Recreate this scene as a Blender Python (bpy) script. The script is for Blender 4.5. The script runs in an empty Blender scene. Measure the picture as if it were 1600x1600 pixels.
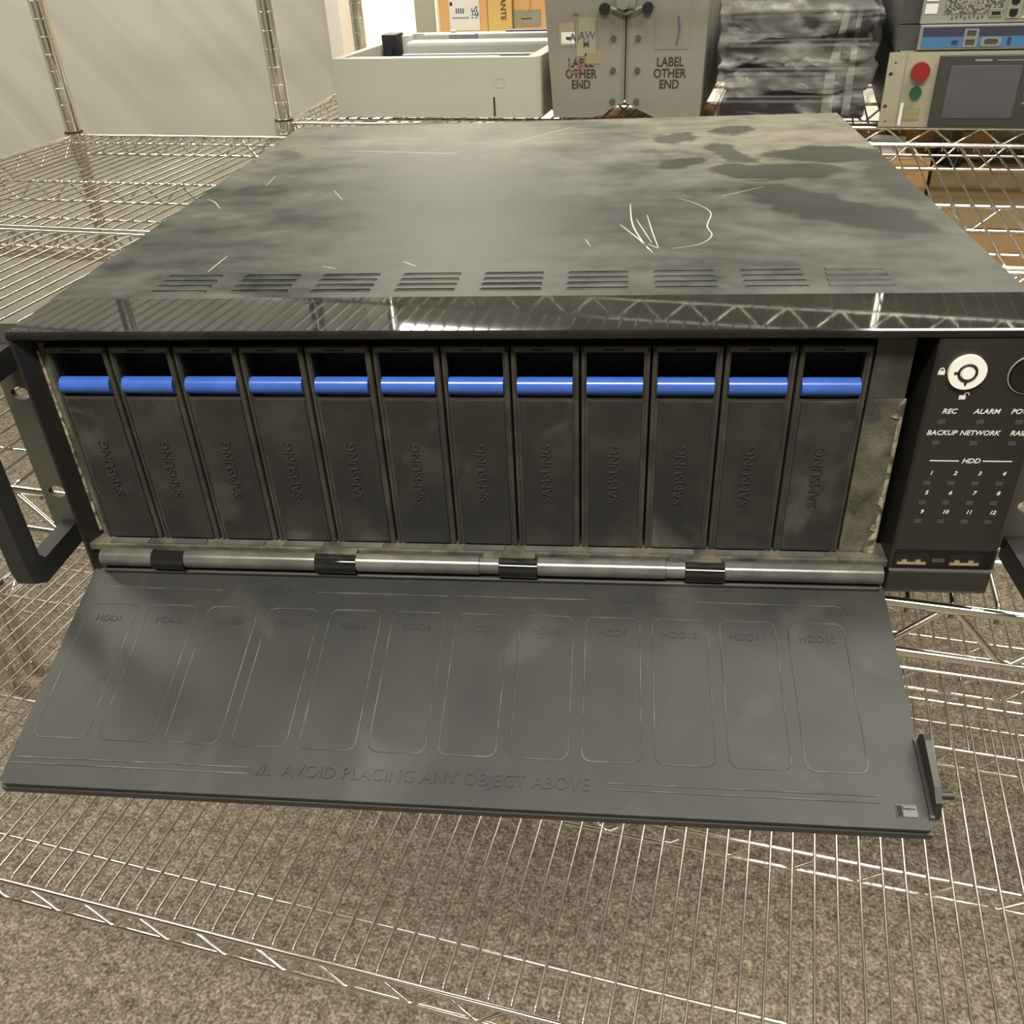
import bpy, bmesh, math, random
from mathutils import Matrix, Vector
random.seed(7)
PI = math.pi
SC = bpy.context.scene
COL = SC.collection
FLOOR = 800.0                      # floor lies 800 mm below the shelf datum

# ------------------------------------------------------------------ camera, world, lights, exposure
cam_d = bpy.data.cameras.new('camera')
cam = bpy.data.objects.new('camera', cam_d); COL.objects.link(cam)
cam_d.sensor_width = 36.0
cam_d.lens = 1417.4 / 1600 * 36
cam_d.clip_start = 0.01
_Rc = (Matrix.Rotation(0.0960, 4, 'Z') @ Matrix.Rotation(0.0431, 4, 'Y') @ Matrix.Rotation(0.9879, 4, 'X'))
cam.matrix_world = Matrix.Translation((0.10325, -0.33564, (272.83 + FLOOR) / 1000)) @ Matrix.Rotation(math.radians(10), 4, 'Z') @ _Rc
SC.camera = cam

w = bpy.data.worlds.new('world'); SC.world = w; w.use_nodes = True
w.node_tree.nodes['Background'].inputs[0].default_value = (1.0, 0.95, 0.84, 1)
w.node_tree.nodes['Background'].inputs[1].default_value = 0.25

def area(name, loc, rot, sx, sy, power, col=(1, 0.945, 0.84)):
    d = bpy.data.lights.new(name, 'AREA'); d.shape = 'RECTANGLE'; d.size = sx; d.size_y = sy
    d.energy = power; d.color = col
    o = bpy.data.objects.new(name, d); COL.objects.link(o); o.location = loc; o.rotation_euler = rot
    return o
area('ceiling_light', (0.1, -1.0, 2.55), (0, 0, 0), 1.2, 0.35, 62)
area('ceiling_light', (-1.9, 0.55, 2.55), (0, 0, 0), 1.2, 0.3, 36)
area('ceiling_light', (0.9, 0.5, 2.55), (0, 0, 0), 1.2, 0.25, 34)
area('ceiling_light', (-1.6, 2.9, 2.5), (0, 0, 0), 1.6, 1.6, 190, (1, 0.95, 0.82))
area('ceiling_light', (1.0, 2.2, 2.55), (0, 0, 0), 1.2, 0.3, 40)

vs = SC.view_settings
vs.view_transform = 'Standard'; vs.look = 'None'; vs.gamma = 1.0; vs.use_curve_mapping = False
vs.exposure = 0.35

# ------------------------------------------------------------------ materials
def nmat(name):
    m = bpy.data.materials.new(name); m.use_nodes = True
    nt = m.node_tree
    return m, nt, nt.nodes['Principled BSDF']
def rgb(c): return (c[0], c[1], c[2], 1)
def mat(name, col, rough=0.5, metal=0.0, spec=0.5, col2=None, scale=30, lo=0.4, hi=0.7, bump=0.0, bscale=200, coat=0.0, detail=6, stretch=(1, 1, 1), smear=None):
    m, nt, b = nmat(name)
    b.inputs['Base Color'].default_value = rgb(col)
    b.inputs['Roughness'].default_value = rough
    b.inputs['Metallic'].default_value = metal
    b.inputs['Specular IOR Level'].default_value = spec
    b.inputs['Coat Weight'].default_value = coat
    if col2 or bump:
        tc = nt.nodes.new('ShaderNodeTexCoord')
        mp = nt.nodes.new('ShaderNodeMapping'); mp.inputs['Scale'].default_value = stretch
        nt.links.new(tc.outputs['Object'], mp.inputs['Vector'])
    if col2:
        n = nt.nodes.new('ShaderNodeTexNoise'); n.inputs['Scale'].default_value = scale; n.inputs['Detail'].default_value = detail
        n.inputs['Roughness'].default_value = 0.6
        nt.links.new(mp.outputs[0], n.inputs['Vector'])
        r = nt.nodes.new('ShaderNodeMapRange'); r.inputs[1].default_value = lo; r.inputs[2].default_value = hi
        nt.links.new(n.outputs['Fac'], r.inputs[0])
        mx = nt.nodes.new('ShaderNodeMix'); mx.data_type = 'RGBA'
        mx.inputs[6].default_value = rgb(col); mx.inputs[7].default_value = rgb(col2)
        nt.links.new(r.outputs[0], mx.inputs[0]); nt.links.new(mx.outputs[2], b.inputs['Base Color'])
        if smear:
            ns = nt.nodes.new('ShaderNodeTexNoise'); ns.inputs['Scale'].default_value = smear[1]; ns.inputs['Detail'].default_value = 8; ns.inputs['Distortion'].default_value = 0.8
            nt.links.new(mp.outputs[0], ns.inputs['Vector'])
            rs = nt.nodes.new('ShaderNodeMapRange'); rs.inputs[1].default_value = smear[2]; rs.inputs[2].default_value = smear[3]; rs.inputs[4].default_value = smear[4]
            nt.links.new(ns.outputs['Fac'], rs.inputs[0])
            m2 = nt.nodes.new('ShaderNodeMix'); m2.data_type = 'RGBA'; m2.inputs[7].default_value = rgb(smear[0])
            nt.links.new(rs.outputs[0], m2.inputs[0]); nt.links.new(mx.outputs[2], m2.inputs[6]); nt.links.new(m2.outputs[2], b.inputs['Base Color'])
    if bump:
        n2 = nt.nodes.new('ShaderNodeTexNoise'); n2.inputs['Scale'].default_value = bscale; n2.inputs['Detail'].default_value = 3
        nt.links.new(mp.outputs[0], n2.inputs['Vector'])
        bp = nt.nodes.new('ShaderNodeBump'); bp.inputs['Strength'].default_value = bump; bp.inputs['Distance'].default_value = 0.001
        nt.links.new(n2.outputs['Fac'], bp.inputs['Height']); nt.links.new(bp.outputs[0], b.inputs['Normal'])
    return m

M = {}
M['chrome'] = mat('chrome_wire', (0.78, 0.76, 0.70), 0.16, 1.0)
M['deck'] = mat('chrome_deck_wire', (0.46, 0.445, 0.405), 0.24, 1.0)
M['post'] = mat('chrome_post', (0.72, 0.70, 0.64), 0.14, 1.0)
M['collar'] = mat('black_plastic_collar', (0.02, 0.02, 0.02), 0.4)
M['body'] = mat('black_painted_metal', (0.035, 0.035, 0.032), 0.5, col2=(0.07, 0.07, 0.06), scale=20)
M['gloss'] = mat('glossy_black_plastic', (0.010, 0.010, 0.009), 0.03, spec=0.5, col2=(0.022, 0.022, 0.020), scale=25, lo=0.45, hi=0.75)
M['panel'] = mat('satin_black_plastic', (0.022, 0.020, 0.017), 0.42, bump=0.05, bscale=3000)
M['caddy'] = mat('caddy_plastic', (0.021, 0.021, 0.019), 0.46, col2=(0.046, 0.044, 0.039), scale=35, lo=0.45, hi=0.8, smear=((0.15, 0.145, 0.125), 26, 0.58, 0.80, 0.5), bump=0.08, bscale=2500)
M['frame'] = mat('caddy_frame_plastic', (0.028, 0.028, 0.024), 0.5, col2=(0.07, 0.066, 0.052), scale=60, lo=0.4, hi=0.8)
M['letter'] = mat('caddy_lettering', (0.038, 0.037, 0.033), 0.4)
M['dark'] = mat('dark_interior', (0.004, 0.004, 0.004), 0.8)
M['dusty'] = mat('dust_caked_plastic', (0.035, 0.034, 0.028), 0.7, col2=(0.19, 0.168, 0.115), scale=70, lo=0.36, hi=0.82, bump=0.3, bscale=700)
M['ridge'] = mat('dust_ridge', (0.06, 0.055, 0.04), 0.8, col2=(0.40, 0.36, 0.26), scale=220, lo=0.42, hi=0.60)
M['blue'] = mat('blue_plastic', (0.040, 0.105, 0.43), 0.25, col2=(0.05, 0.125, 0.50), scale=80)
M['barrel'] = mat('satin_grey_hinge', (0.14, 0.14, 0.13), 0.24, 0.5, col2=(0.26, 0.25, 0.22), scale=40)
M['ear'] = mat('ear_metal', (0.085, 0.080, 0.066), 0.5, 0.2, col2=(0.10, 0.095, 0.078), scale=15)
M['handle'] = mat('rack_handle_paint', (0.020, 0.020, 0.019), 0.45, bump=0.1, bscale=1500)
M['white_print'] = mat('white_print', (0.75, 0.73, 0.68), 0.5)
M['led'] = mat('led_window', (0.06, 0.06, 0.058), 0.3)
M['lock'] = mat('bright_lock_metal', (0.95, 0.93, 0.88), 0.55, 0.1)
M['brass'] = mat('contact_metal', (0.80, 0.72, 0.50), 0.3, 0.9)
M['carpet'] = None
M['door'] = mat('door_plastic', (0.018, 0.019, 0.0175), 0.52, spec=0.38, col2=(0.036, 0.036, 0.032), scale=16, lo=0.35, hi=0.8, smear=((0.16, 0.155, 0.13), 19, 0.56, 0.85, 0.30), bump=0.07, bscale=2500)
M['door_ridge'] = mat('door_ridge_plastic', (0.035, 0.035, 0.031), 0.42, col2=(0.14, 0.135, 0.115), scale=60, lo=0.45, hi=0.75)
M['scratch'] = mat('bare_scratch', (0.42, 0.42, 0.38), 0.5)
M['printer'] = mat('off_white_plastic', (0.46, 0.455, 0.39), 0.45)
M['printer_in'] = mat('grey_mechanism', (0.45, 0.46, 0.42), 0.5)
M['black'] = mat('matte_black', (0.012, 0.012, 0.014), 0.5)
M['fibre'] = mat('grey_fibreboard', (0.215, 0.207, 0.170), 0.6, col2=(0.26, 0.25, 0.207), scale=12, lo=0.35, hi=0.7)
M['fibre_edge'] = mat('fibre_edge', (0.20, 0.17, 0.13), 0.6)
M['rivet'] = mat('dull_rivet', (0.16, 0.15, 0.12), 0.45, 0.7)
M['ink'] = mat('stencil_ink', (0.03, 0.028, 0.026), 0.7)
M['redink'] = mat('red_ink', (0.26, 0.12, 0.09), 0.7)
M['blueink'] = mat('blue_ink', (0.10, 0.12, 0.17), 0.7)
M['tape'] = mat('yellowed_tape', (0.33, 0.31, 0.22), 0.4)
M['paper'] = mat('white_paper', (0.80, 0.79, 0.74), 0.7)
M['stain'] = mat('yellow_stain', (0.27, 0.25, 0.13), 0.6)
M['cream'] = mat('cream_metal', (0.32, 0.30, 0.22), 0.5, col2=(0.40, 0.37, 0.275), scale=8)
M['lcdframe'] = mat('lcd_surround', (0.045, 0.045, 0.040), 0.4)
M['lcd'] = mat('lcd_off', (0.085, 0.082, 0.092), 0.25)
M['red'] = mat('red_button', (0.24, 0.014, 0.011), 0.35)
M['green'] = mat('green_button', (0.012, 0.085, 0.04), 0.35)
M['steel'] = mat('grey_steel', (0.28, 0.28, 0.26), 0.4, 0.3)
M['dgrey'] = mat('dark_grey_metal', (0.06, 0.06, 0.057), 0.5)
M['navy'] = mat('navy_print', (0.04, 0.038, 0.07), 0.4)
M['sky'] = mat('light_blue_print', (0.055, 0.165, 0.34), 0.4)
M['lgrey'] = mat('light_grey_paint', (0.27, 0.27, 0.235), 0.5)
M['mesh'] = mat('speaker_mesh', (0.05, 0.05, 0.045), 0.6, col2=(0.30, 0.29, 0.25), scale=420, lo=0.45, hi=0.55, detail=1)
M['card'] = mat('cardboard_orange', (0.70, 0.42, 0.17), 0.8, col2=(0.75, 0.46, 0.20), scale=6)
M['card2'] = mat('cardboard_dull', (0.30, 0.235, 0.115), 0.8, col2=(0.37, 0.29, 0.15), scale=6)
M['card3'] = mat('cardboard_brown', (0.40, 0.25, 0.11), 0.8, col2=(0.46, 0.30, 0.14), scale=6)
M['yellow'] = mat('yellow_packaging', (0.72, 0.50, 0.16), 0.7)
M['cord'] = mat('yellow_cord', (0.80, 0.55, 0.12), 0.6)
M['wall'] = mat('painted_wall', (0.56, 0.54, 0.45), 0.6)
M['streaked'] = None
M['wallw'] = mat('white_wall', (0.80, 0.78, 0.70), 0.7)
M['ceiling'] = mat('ceiling_grey', (0.30, 0.295, 0.27), 0.8)
M['wallf'] = mat('painted_wall', (0.42, 0.41, 0.36), 0.8)

def streaked():  # plain partition wall; diagonal bump shapes soft light streaks into its surface
    m, nt, b = nmat('light_streak_bump_wall'); b.inputs['Base Color'].default_value = (0.50, 0.485, 0.42, 1); b.inputs['Roughness'].default_value = 0.45
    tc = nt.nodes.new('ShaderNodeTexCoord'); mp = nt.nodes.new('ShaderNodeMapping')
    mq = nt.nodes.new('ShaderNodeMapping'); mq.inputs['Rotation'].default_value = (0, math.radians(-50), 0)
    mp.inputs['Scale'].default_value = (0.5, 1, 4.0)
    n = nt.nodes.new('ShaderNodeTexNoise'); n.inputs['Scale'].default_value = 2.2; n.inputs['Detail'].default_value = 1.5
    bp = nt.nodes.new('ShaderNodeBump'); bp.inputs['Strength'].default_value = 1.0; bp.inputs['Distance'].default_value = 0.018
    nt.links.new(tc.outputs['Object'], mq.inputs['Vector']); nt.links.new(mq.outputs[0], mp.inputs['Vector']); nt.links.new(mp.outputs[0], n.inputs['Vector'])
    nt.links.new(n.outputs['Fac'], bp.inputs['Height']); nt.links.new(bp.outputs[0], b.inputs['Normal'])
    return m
M['streaked'] = streaked()
def carpet():
    m, nt, b = nmat('carpet'); b.inputs['Roughness'].default_value = 0.95; b.inputs['Specular IOR Level'].default_value = 0.1
    tc = nt.nodes.new('ShaderNodeTexCoord')
    def noise(s, d=3):
        n = nt.nodes.new('ShaderNodeTexNoise'); n.inputs['Scale'].default_value = s; n.inputs['Detail'].default_value = d
        n.inputs['Roughness'].default_value = 0.65
        nt.links.new(tc.outputs['Object'], n.inputs['Vector']); return n
    a, c = noise(230, 4), noise(60, 2)
    mx = nt.nodes.new('ShaderNodeMath'); mx.operation = 'MULTIPLY_ADD'; mx.inputs[1].default_value = 0.35
    ad = nt.nodes.new('ShaderNodeMath'); ad.operation = 'MULTIPLY'; ad.inputs[1].default_value = 0.75
    nt.links.new(a.outputs['Fac'], ad.inputs[0])
    nt.links.new(c.outputs['Fac'], mx.inputs[0]); nt.links.new(ad.outputs[0], mx.inputs[2])
    cr = nt.nodes.new('ShaderNodeValToRGB')
    e = cr.color_ramp.elements
    e[0].position = 0.42; e[0].color = (0.088, 0.070, 0.053, 1)
    e[1].position = 0.70; e[1].color = (0.44, 0.385, 0.30, 1)
    x = e.new(0.55); x.color = (0.205, 0.172, 0.135, 1)
    nt.links.new(mx.outputs[0], cr.inputs[0]); nt.links.new(cr.outputs[0], b.inputs['Base Color'])
    bp = nt.nodes.new('ShaderNodeBump'); bp.inputs['Strength'].default_value = 0.6; bp.inputs['Distance'].default_value = 0.004
    nt.links.new(a.outputs['Fac'], bp.inputs['Height']); nt.links.new(bp.outputs[0], b.inputs['Normal'])
    return m
M['carpet'] = carpet()

def top_cover_mat():
    """dusty black sheet metal: wiped patches of its own shape in a dust film"""
    m, nt, b = nmat('dusty_black_sheet_metal')
    L = nt.links.new
    tc = nt.nodes.new('ShaderNodeTexCoord')
    def noise(s, d, st=(1, 1, 1)):
        mp = nt.nodes.new('ShaderNodeMapping'); mp.inputs['Scale'].default_value = st
        L(tc.outputs['Object'], mp.inputs['Vector'])
        n = nt.nodes.new('ShaderNodeTexNoise'); n.inputs['Scale'].default_value = s; n.inputs['Detail'].default_value = d
        n.inputs['Roughness'].default_value = 0.6; L(mp.outputs[0], n.inputs['Vector']); return n
    def math_(op, a, bb, c=None, clamp=False):
        n = nt.nodes.new('ShaderNodeMath'); n.operation = op; n.use_clamp = clamp
        for i, v in enumerate((a, bb, c)):
            if v is None: continue
            if isinstance(v, (int, float)): n.inputs[i].default_value = v
            else: L(v, n.inputs[i])
        return n.outputs[0]
    # distorted coordinates
    wn = noise(28, 3)
    sub = nt.nodes.new('ShaderNodeVectorMath'); sub.operation = 'SUBTRACT'; L(wn.outputs['Color'], sub.inputs[0]); sub.inputs[1].default_value = (0.5, 0.5, 0.5)
    scl = nt.nodes.new('ShaderNodeVectorMath'); scl.operation = 'SCALE'; L(sub.outputs[0], scl.inputs[0]); scl.inputs[3].default_value = 0.045
    add = nt.nodes.new('ShaderNodeVectorMath'); add.operation = 'ADD'; L(tc.outputs['Object'], add.inputs[0]); L(scl.outputs[0], add.inputs[1])
    P = add.outputs[0]
    def ell(cx, cy, rx, ry, rot, soft, amt):
        mp = nt.nodes.new('ShaderNodeMapping'); mp.vector_type = 'TEXTURE'
        mp.inputs['Location'].default_value = (cx / 1000, cy / 1000, 0.13)
        mp.inputs['Rotation'].default_value = (0, 0, math.radians(rot))
        mp.inputs['Scale'].default_value = (rx / 1000, ry / 1000, 1)
        L(P, mp.inputs['Vector'])
        ln = nt.nodes.new('ShaderNodeVectorMath'); ln.operation = 'LENGTH'; L(mp.outputs[0], ln.inputs[0])
        r = nt.nodes.new('ShaderNodeMapRange'); r.interpolation_type = 'SMOOTHSTEP'
        r.inputs[1].default_value = 1 + soft; r.inputs[2].default_value = 1 - soft; r.inputs[3].default_value = 0; r.inputs[4].default_value = amt
        L(ln.outputs[1], r.inputs[0]); return r.outputs[0]
    E_ = [(150, 262, 42, 20, 0, .14, .8), (163, 178, 66, 24, -52, .16, .75), (190, 305, 44, 24, 0, .16, .85), (214, 245, 20, 62, 0, .3, .7),
          (90, 366, 14, 20, 0, .18, .7), (87, 290, 19, 14, 20, .18, .8), (76, 328, 14, 5, 0, .3, .6), (133, 388, 16, 17, 0, .18, .7),
          (124, 318, 11, 34, 10, .18, .7), (-65, 262, 62, 34, 0, .4, .6), (-190, 120, 30, 30, 0, .6, .3), (-196, 341, 13, 10, 0, .3, .6), (-120, 300, 60, 20, 0, .6, .35), (60, 165, 70, 22, 0, .6, .3)]
    acc = None
    for e in E_:
        o = ell(*e)
        acc = o if acc is None else math_('MAXIMUM', acc, o)
    sep = nt.nodes.new('ShaderNodeSeparateXYZ'); L(tc.outputs['Object'], sep.inputs[0])
    gy = nt.nodes.new('ShaderNodeMapRange'); gy.inputs[1].default_value = 0.20; gy.inputs[2].default_value = 0.36; L(sep.outputs[1], gy.inputs[0])
    n1 = noise(15, 12, (1, 1.3, 1)); n2 = noise(9, 5, (0.5, 5, 1)); n3 = noise(900, 2)
    f = math_('MULTIPLY_ADD', n1.outputs['Fac'], 1.9, -0.62)
    f = math_('MULTIPLY_ADD', n2.outputs['Fac'], 0.7, f)
    f = math_('SUBTRACT', f, 0.34)
    f = math_('MULTIPLY_ADD', gy.outputs[0], 0.22, f)
    gx = nt.nodes.new('ShaderNodeMapRange'); gx.inputs[1].default_value = 0.04; gx.inputs[2].default_value = 0.12; L(sep.outputs[0], gx.inputs[0])
    f = math_('MULTIPLY_ADD', gx.outputs[0], 0.24, f)
    n4 = noise(70, 6, (1, 1.2, 1)); f = math_('MULTIPLY_ADD', n4.outputs['Fac'], 0.9, f); f = math_('SUBTRACT', f, 0.45)
    f = math_('MAXIMUM', f, 0.0)
    f = math_('MINIMUM', f, 1.0)
    ia = math_('SUBTRACT', 1.0, acc)
    f = math_('MULTIPLY', f, ia, None, True)
    tan = nt.nodes.new('ShaderNodeMix'); tan.data_type = 'RGBA'
    tan.inputs[6].default_value = (0.092, 0.096, 0.083, 1); tan.inputs[7].default_value = (0.165, 0.153, 0.117, 1)
    L(gy.outputs[0], tan.inputs[0])
    mx = nt.nodes.new('ShaderNodeMix'); mx.data_type = 'RGBA'; mx.inputs[6].default_value = (0.013, 0.0145, 0.013, 1)
    L(f, mx.inputs[0]); L(tan.outputs[2], mx.inputs[7]); L(mx.outputs[2], b.inputs['Base Color'])
    b.inputs['Specular IOR Level'].default_value = 0.13
    rr = math_('MULTIPLY_ADD', f, 0.2, 0.40); L(rr, b.inputs['Roughness'])
    bp = nt.nodes.new('ShaderNodeBump'); bp.inputs['Strength'].default_value = 0.08; bp.inputs['Distance'].default_value = 0.001
    L(n3.outputs['Fac'], bp.inputs['Height']); L(bp.outputs[0], b.inputs['Normal'])
    return m
M['top'] = top_cover_mat()

def film():
    m, nt, b = nmat('clear_plastic_film')
    b.inputs['Base Color'].default_value = (0.85, 0.84, 0.78, 1); b.inputs['Roughness'].default_value = 0.15
    tc = nt.nodes.new('ShaderNodeTexCoord')
    n = nt.nodes.new('ShaderNodeTexNoise'); n.inputs['Scale'].default_value = 22; n.inputs['Detail'].default_value = 4; n.inputs['Distortion'].default_value = 0.6
    mp = nt.nodes.new('ShaderNodeMapping'); mp.inputs['Scale'].default_value = (0.35, 1, 1.9)
    nt.links.new(tc.outputs['Object'], mp.inputs['Vector']); nt.links.new(mp.outputs[0], n.inputs['Vector'])
    r = nt.nodes.new('ShaderNodeMapRange'); r.inputs[1].default_value = 0.44; r.inputs[2].default_value = 0.68; r.inputs[3].default_value = 0.02; r.inputs[4].default_value = 0.46
    nt.links.new(n.outputs['Fac'], r.inputs[0]); nt.links.new(r.outputs[0], b.inputs['Alpha'])
    return m
M['film'] = film()

# ------------------------------------------------------------------ mesh builder (millimetres)
_tc = {}
def text_mesh(s, size, depth, shear=0.0, bold=0.0):
    key = (s, size, depth, shear, bold)
    if key in _tc: return _tc[key]
    cu = bpy.data.curves.new('t', 'FONT'); cu.body = s; cu.size = size; cu.extrude = depth; cu.shear = shear
    cu.align_x = 'CENTER'; cu.align_y = 'CENTER'; cu.offset = bold; cu.resolution_u = 3
    o = bpy.data.objects.new('t', cu); COL.objects.link(o)
    me = bpy.data.meshes.new_from_object(o.evaluated_get(bpy.context.evaluated_depsgraph_get()))
    vs_ = [v.co.copy() for v in me.vertices]; fs = [tuple(p.vertices) for p in me.polygons]
    bpy.data.objects.remove(o); bpy.data.curves.remove(cu); bpy.data.meshes.remove(me)
    _tc[key] = (vs_, fs); return _tc[key]

class MB:
    def __init__(self): self.v = []; self.f = []; self.mi = []; self.sm = []; self.X = Matrix()
    def add(self, vs_, fs, m=0, smooth=False):
        n = len(self.v); self.v += [self.X @ Vector(p) for p in vs_]
        for f in fs: self.f.append([i + n for i in f]); self.mi.append(m); self.sm.append(smooth)
        return self
    def box(self, x0, x1, y0, y1, z0, z1, m=0, bev=0.0):
        if bev > 0:
            bm = bmesh.new()
            vv = [bm.verts.new(p) for p in ((x0, y0, z0), (x1, y0, z0), (x1, y1, z0), (x0, y1, z0), (x0, y0, z1), (x1, y0, z1), (x1, y1, z1), (x0, y1, z1))]
            for f in ((0, 3, 2, 1), (4, 5, 6, 7), (0, 1, 5, 4), (1, 2, 6, 5), (2, 3, 7, 6), (3, 0, 4, 7)): bm.faces.new([vv[i] for i in f])
            bmesh.ops.bevel(bm, geom=list(bm.edges), offset=bev, segments=2, profile=0.5, affect='EDGES')
            bm.verts.index_update()
            self.add([v.co.copy() for v in bm.verts], [[v.index for v in f.verts] for f in bm.faces], m); bm.free(); return self
        return self.add([(x0, y0, z0), (x1, y0, z0), (x1, y1, z0), (x0, y1, z0), (x0, y0, z1), (x1, y0, z1), (x1, y1, z1), (x0, y1, z1)],
                        [(0, 3, 2, 1), (4, 5, 6, 7), (0, 1, 5, 4), (1, 2, 6, 5), (2, 3, 7, 6), (3, 0, 4, 7)], m)
    def tube(self, pts, r, n=6, m=0, closed=False):
        pts = [Vector(p) for p in pts]; k = len(pts); vs_ = []; fs = []
        up = Vector((0, 0, 1)); t0 = (pts[1] - pts[0]).normalized()
        if abs(t0.dot(up)) > 0.9: up = Vector((1, 0, 0))
        nrm = (up - t0 * up.dot(t0)).normalized()
        for i, p in enumerate(pts):
            if closed: t = (pts[(i + 1) % k] - pts[i - 1])
            else: t = pts[min(i + 1, k - 1)] - pts[max(i - 1, 0)]
            t.normalize(); nrm = (nrm - t * nrm.dot(t)).normalized(); bn = t.cross(nrm)
            for j in range(n):
                a = 2 * PI * j / n; vs_.append(p + (nrm * math.cos(a) + bn * math.sin(a)) * r)
        rng = k if closed else k - 1
        for i in range(rng):
            for j in range(n):
                a, b_ = i * n, ((i + 1) % k) * n; fs.append((a + j, a + (j + 1) % n, b_ + (j + 1) % n, b_ + j))
        self.add(vs_, fs, m, True)
        if not closed:
            self.add(vs_[:n], [tuple(reversed(range(n)))], m); self.add(vs_[-n:], [tuple(range(n))], m)
        return self
    def cyl(self, p0, p1, r, n=20, m=0): return self.tube([p0, p1], r, n, m)
    def prism(self, poly, d0, d1, axis='z', m=0, smooth=False):
        """poly in the two remaining axes (x,y)/(x,z)/(y,z), extruded d0..d1"""
        def P(a, b_, d): return {'z': (a, b_, d), 'y': (a, d, b_), 'x': (d, a, b_)}[axis]
        n = len(poly); vs_ = [P(a, b_, d0) for a, b_ in poly] + [P(a, b_, d1) for a, b_ in poly]
        self.add(vs_, [(i, (i + 1) % n, n + (i + 1) % n, n + i) for i in range(n)], m, smooth)
        self.add(vs_, [tuple(reversed(range(n))), tuple(range(n, 2 * n))], m); return self
    def plate(self, outer, holes, d0, d1, axis='z', m=0):
        """flat plate with holes"""
        def P(a, b_, d): return {'z': (a, b_, d), 'y': (a, d, b_), 'x': (d, a, b_)}[axis]
        bm = bmesh.new(); edges = []
        for lp in [outer] + holes:
            vv = [bm.verts.new((a, b_, 0)) for a, b_ in lp]
            edges += [bm.edges.new((vv[i], vv[(i + 1) % len(vv)])) for i in range(len(vv))]
        bmesh.ops.triangle_fill(bm, use_beauty=True, use_dissolve=False, edges=edges)
        bm.verts.index_update(); co = [v.co.copy() for v in bm.verts]; fs = [[v.index for v in f.verts] for f in bm.faces]; bm.free()
        self.add([P(c.x, c.y, d0) for c in co], fs, m); self.add([P(c.x, c.y, d1) for c in co], fs, m)
        for lp in [outer] + holes:
            n = len(lp); vs_ = [P(a, b_, d0) for a, b_ in lp] + [P(a, b_, d1) for a, b_ in lp]
            self.add(vs_, [(i, (i + 1) % n, n + (i + 1) % n, n + i) for i in range(n)], m)
        return self
    def text(self, s, size, mtx, depth=0.15, m=0, shear=0.0, bold=0.0, sx=1.0):
        vs_, fs = text_mesh(s, size, depth, shear, bold)
        return self.add([mtx @ Vector((v.x * sx, v.y, v.z)) for v in vs_], fs, m)
    def build(self, name, mats, parent=None, **props):
        me = bpy.data.meshes.new(name)
        me.from_pydata([tuple(p / 1000) for p in self.v], [], self.f)
        mats = mats if isinstance(mats, (list, tuple)) else [mats]
        for mm in mats: me.materials.append(M[mm] if isinstance(mm, str) else mm)
        for p, i, s in zip(me.polygons, self.mi, self.sm): p.material_index = i; p.use_smooth = s
        bm = bmesh.new(); bm.from_mesh(me); bmesh.ops.recalc_face_normals(bm, faces=bm.faces); bm.to_mesh(me); bm.free()
        o = bpy.data.objects.new(name, me); COL.objects.link(o)
        if parent is not None: o.parent = parent
        for k, v in props.items(): o[k] = v
        return o

def rrect(x0, x1, y0, y1, r, n=5):
    out = []
    for cx, cy, a0 in ((x1 - r, y1 - r, 0), (x0 + r, y1 - r, 90), (x0 + r, y0 + r, 180), (x1 - r, y0 + r, 270)):
        for i in range(n + 1):
            a = math.radians(a0 + 90 * i / n); out.append((cx + r * math.cos(a), cy + r * math.sin(a)))
    return out
def circ(cx, cy, rx, ry=None, n=20):
    ry = ry or rx
    return [(cx + rx * math.cos(2 * PI * i / n), cy + ry * math.sin(2 * PI * i / n)) for i in range(n)]
def thing(name, label, cat, x, y, z, rz=0.0, group=None):
    o = bpy.data.objects.new(name, None); COL.objects.link(o); o.empty_display_size = 0.05
    o.location = (x / 1000, y / 1000, (z + FLOOR) / 1000); o.rotation_euler = (0, 0, math.radians(rz))
    o['label'] = label; o['category'] = cat
    if group: o['group'] = group
    return o
def tag(o, label, cat, group=None):
    o['label'] = label; o['category'] = cat
    if group: o['group'] = group
    return o
def top(mb, name, mats, x, y, z, label, cat, rz=0.0, group=None):
    o = mb.build(name, mats); o.location = (x / 1000, y / 1000, (z + FLOOR) / 1000); o.rotation_euler = (0, 0, math.radians(rz))
    return tag(o, label, cat, group)
def struct(mb, name, mats): return mb.build(name, mats, kind='structure')
FY = Matrix.Rotation(PI / 2, 4, 'X')          # text laid upright facing -y
def at(x, y, z): return Matrix.Translation((x, y, z))

# ------------------------------------------------------------------ the room
struct(MB().box(-3600, 3600, -3200, 5200, -60, 0), 'floor', 'carpet')
struct(MB().box(-3600, 3600, -3200, 5200, 2650, 2700), 'ceiling', 'ceiling')
struct(MB().box(-3660, -3600, -3200, 5200, 0, 2650), 'wall_left', 'wall')
struct(MB().box(3600, 3660, -3200, 5200, 0, 2650), 'wall_right', 'wallf')
struct(MB().box(-3660, 3660, 5200, 5260, 0, 2650), 'wall_back', 'wallw')
struct(MB().box(-3660, 3660, -3260, -3200, 0, 2650), 'wall_front', 'wallf')
struct(MB().box(-3600, -852, 1640, 1720, 0, 2650), 'wall_partition', 'streaked')
struct(MB().box(-852, -822, 1632, 1728, 0, 2650), 'trim_1', 'wallw')

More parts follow.
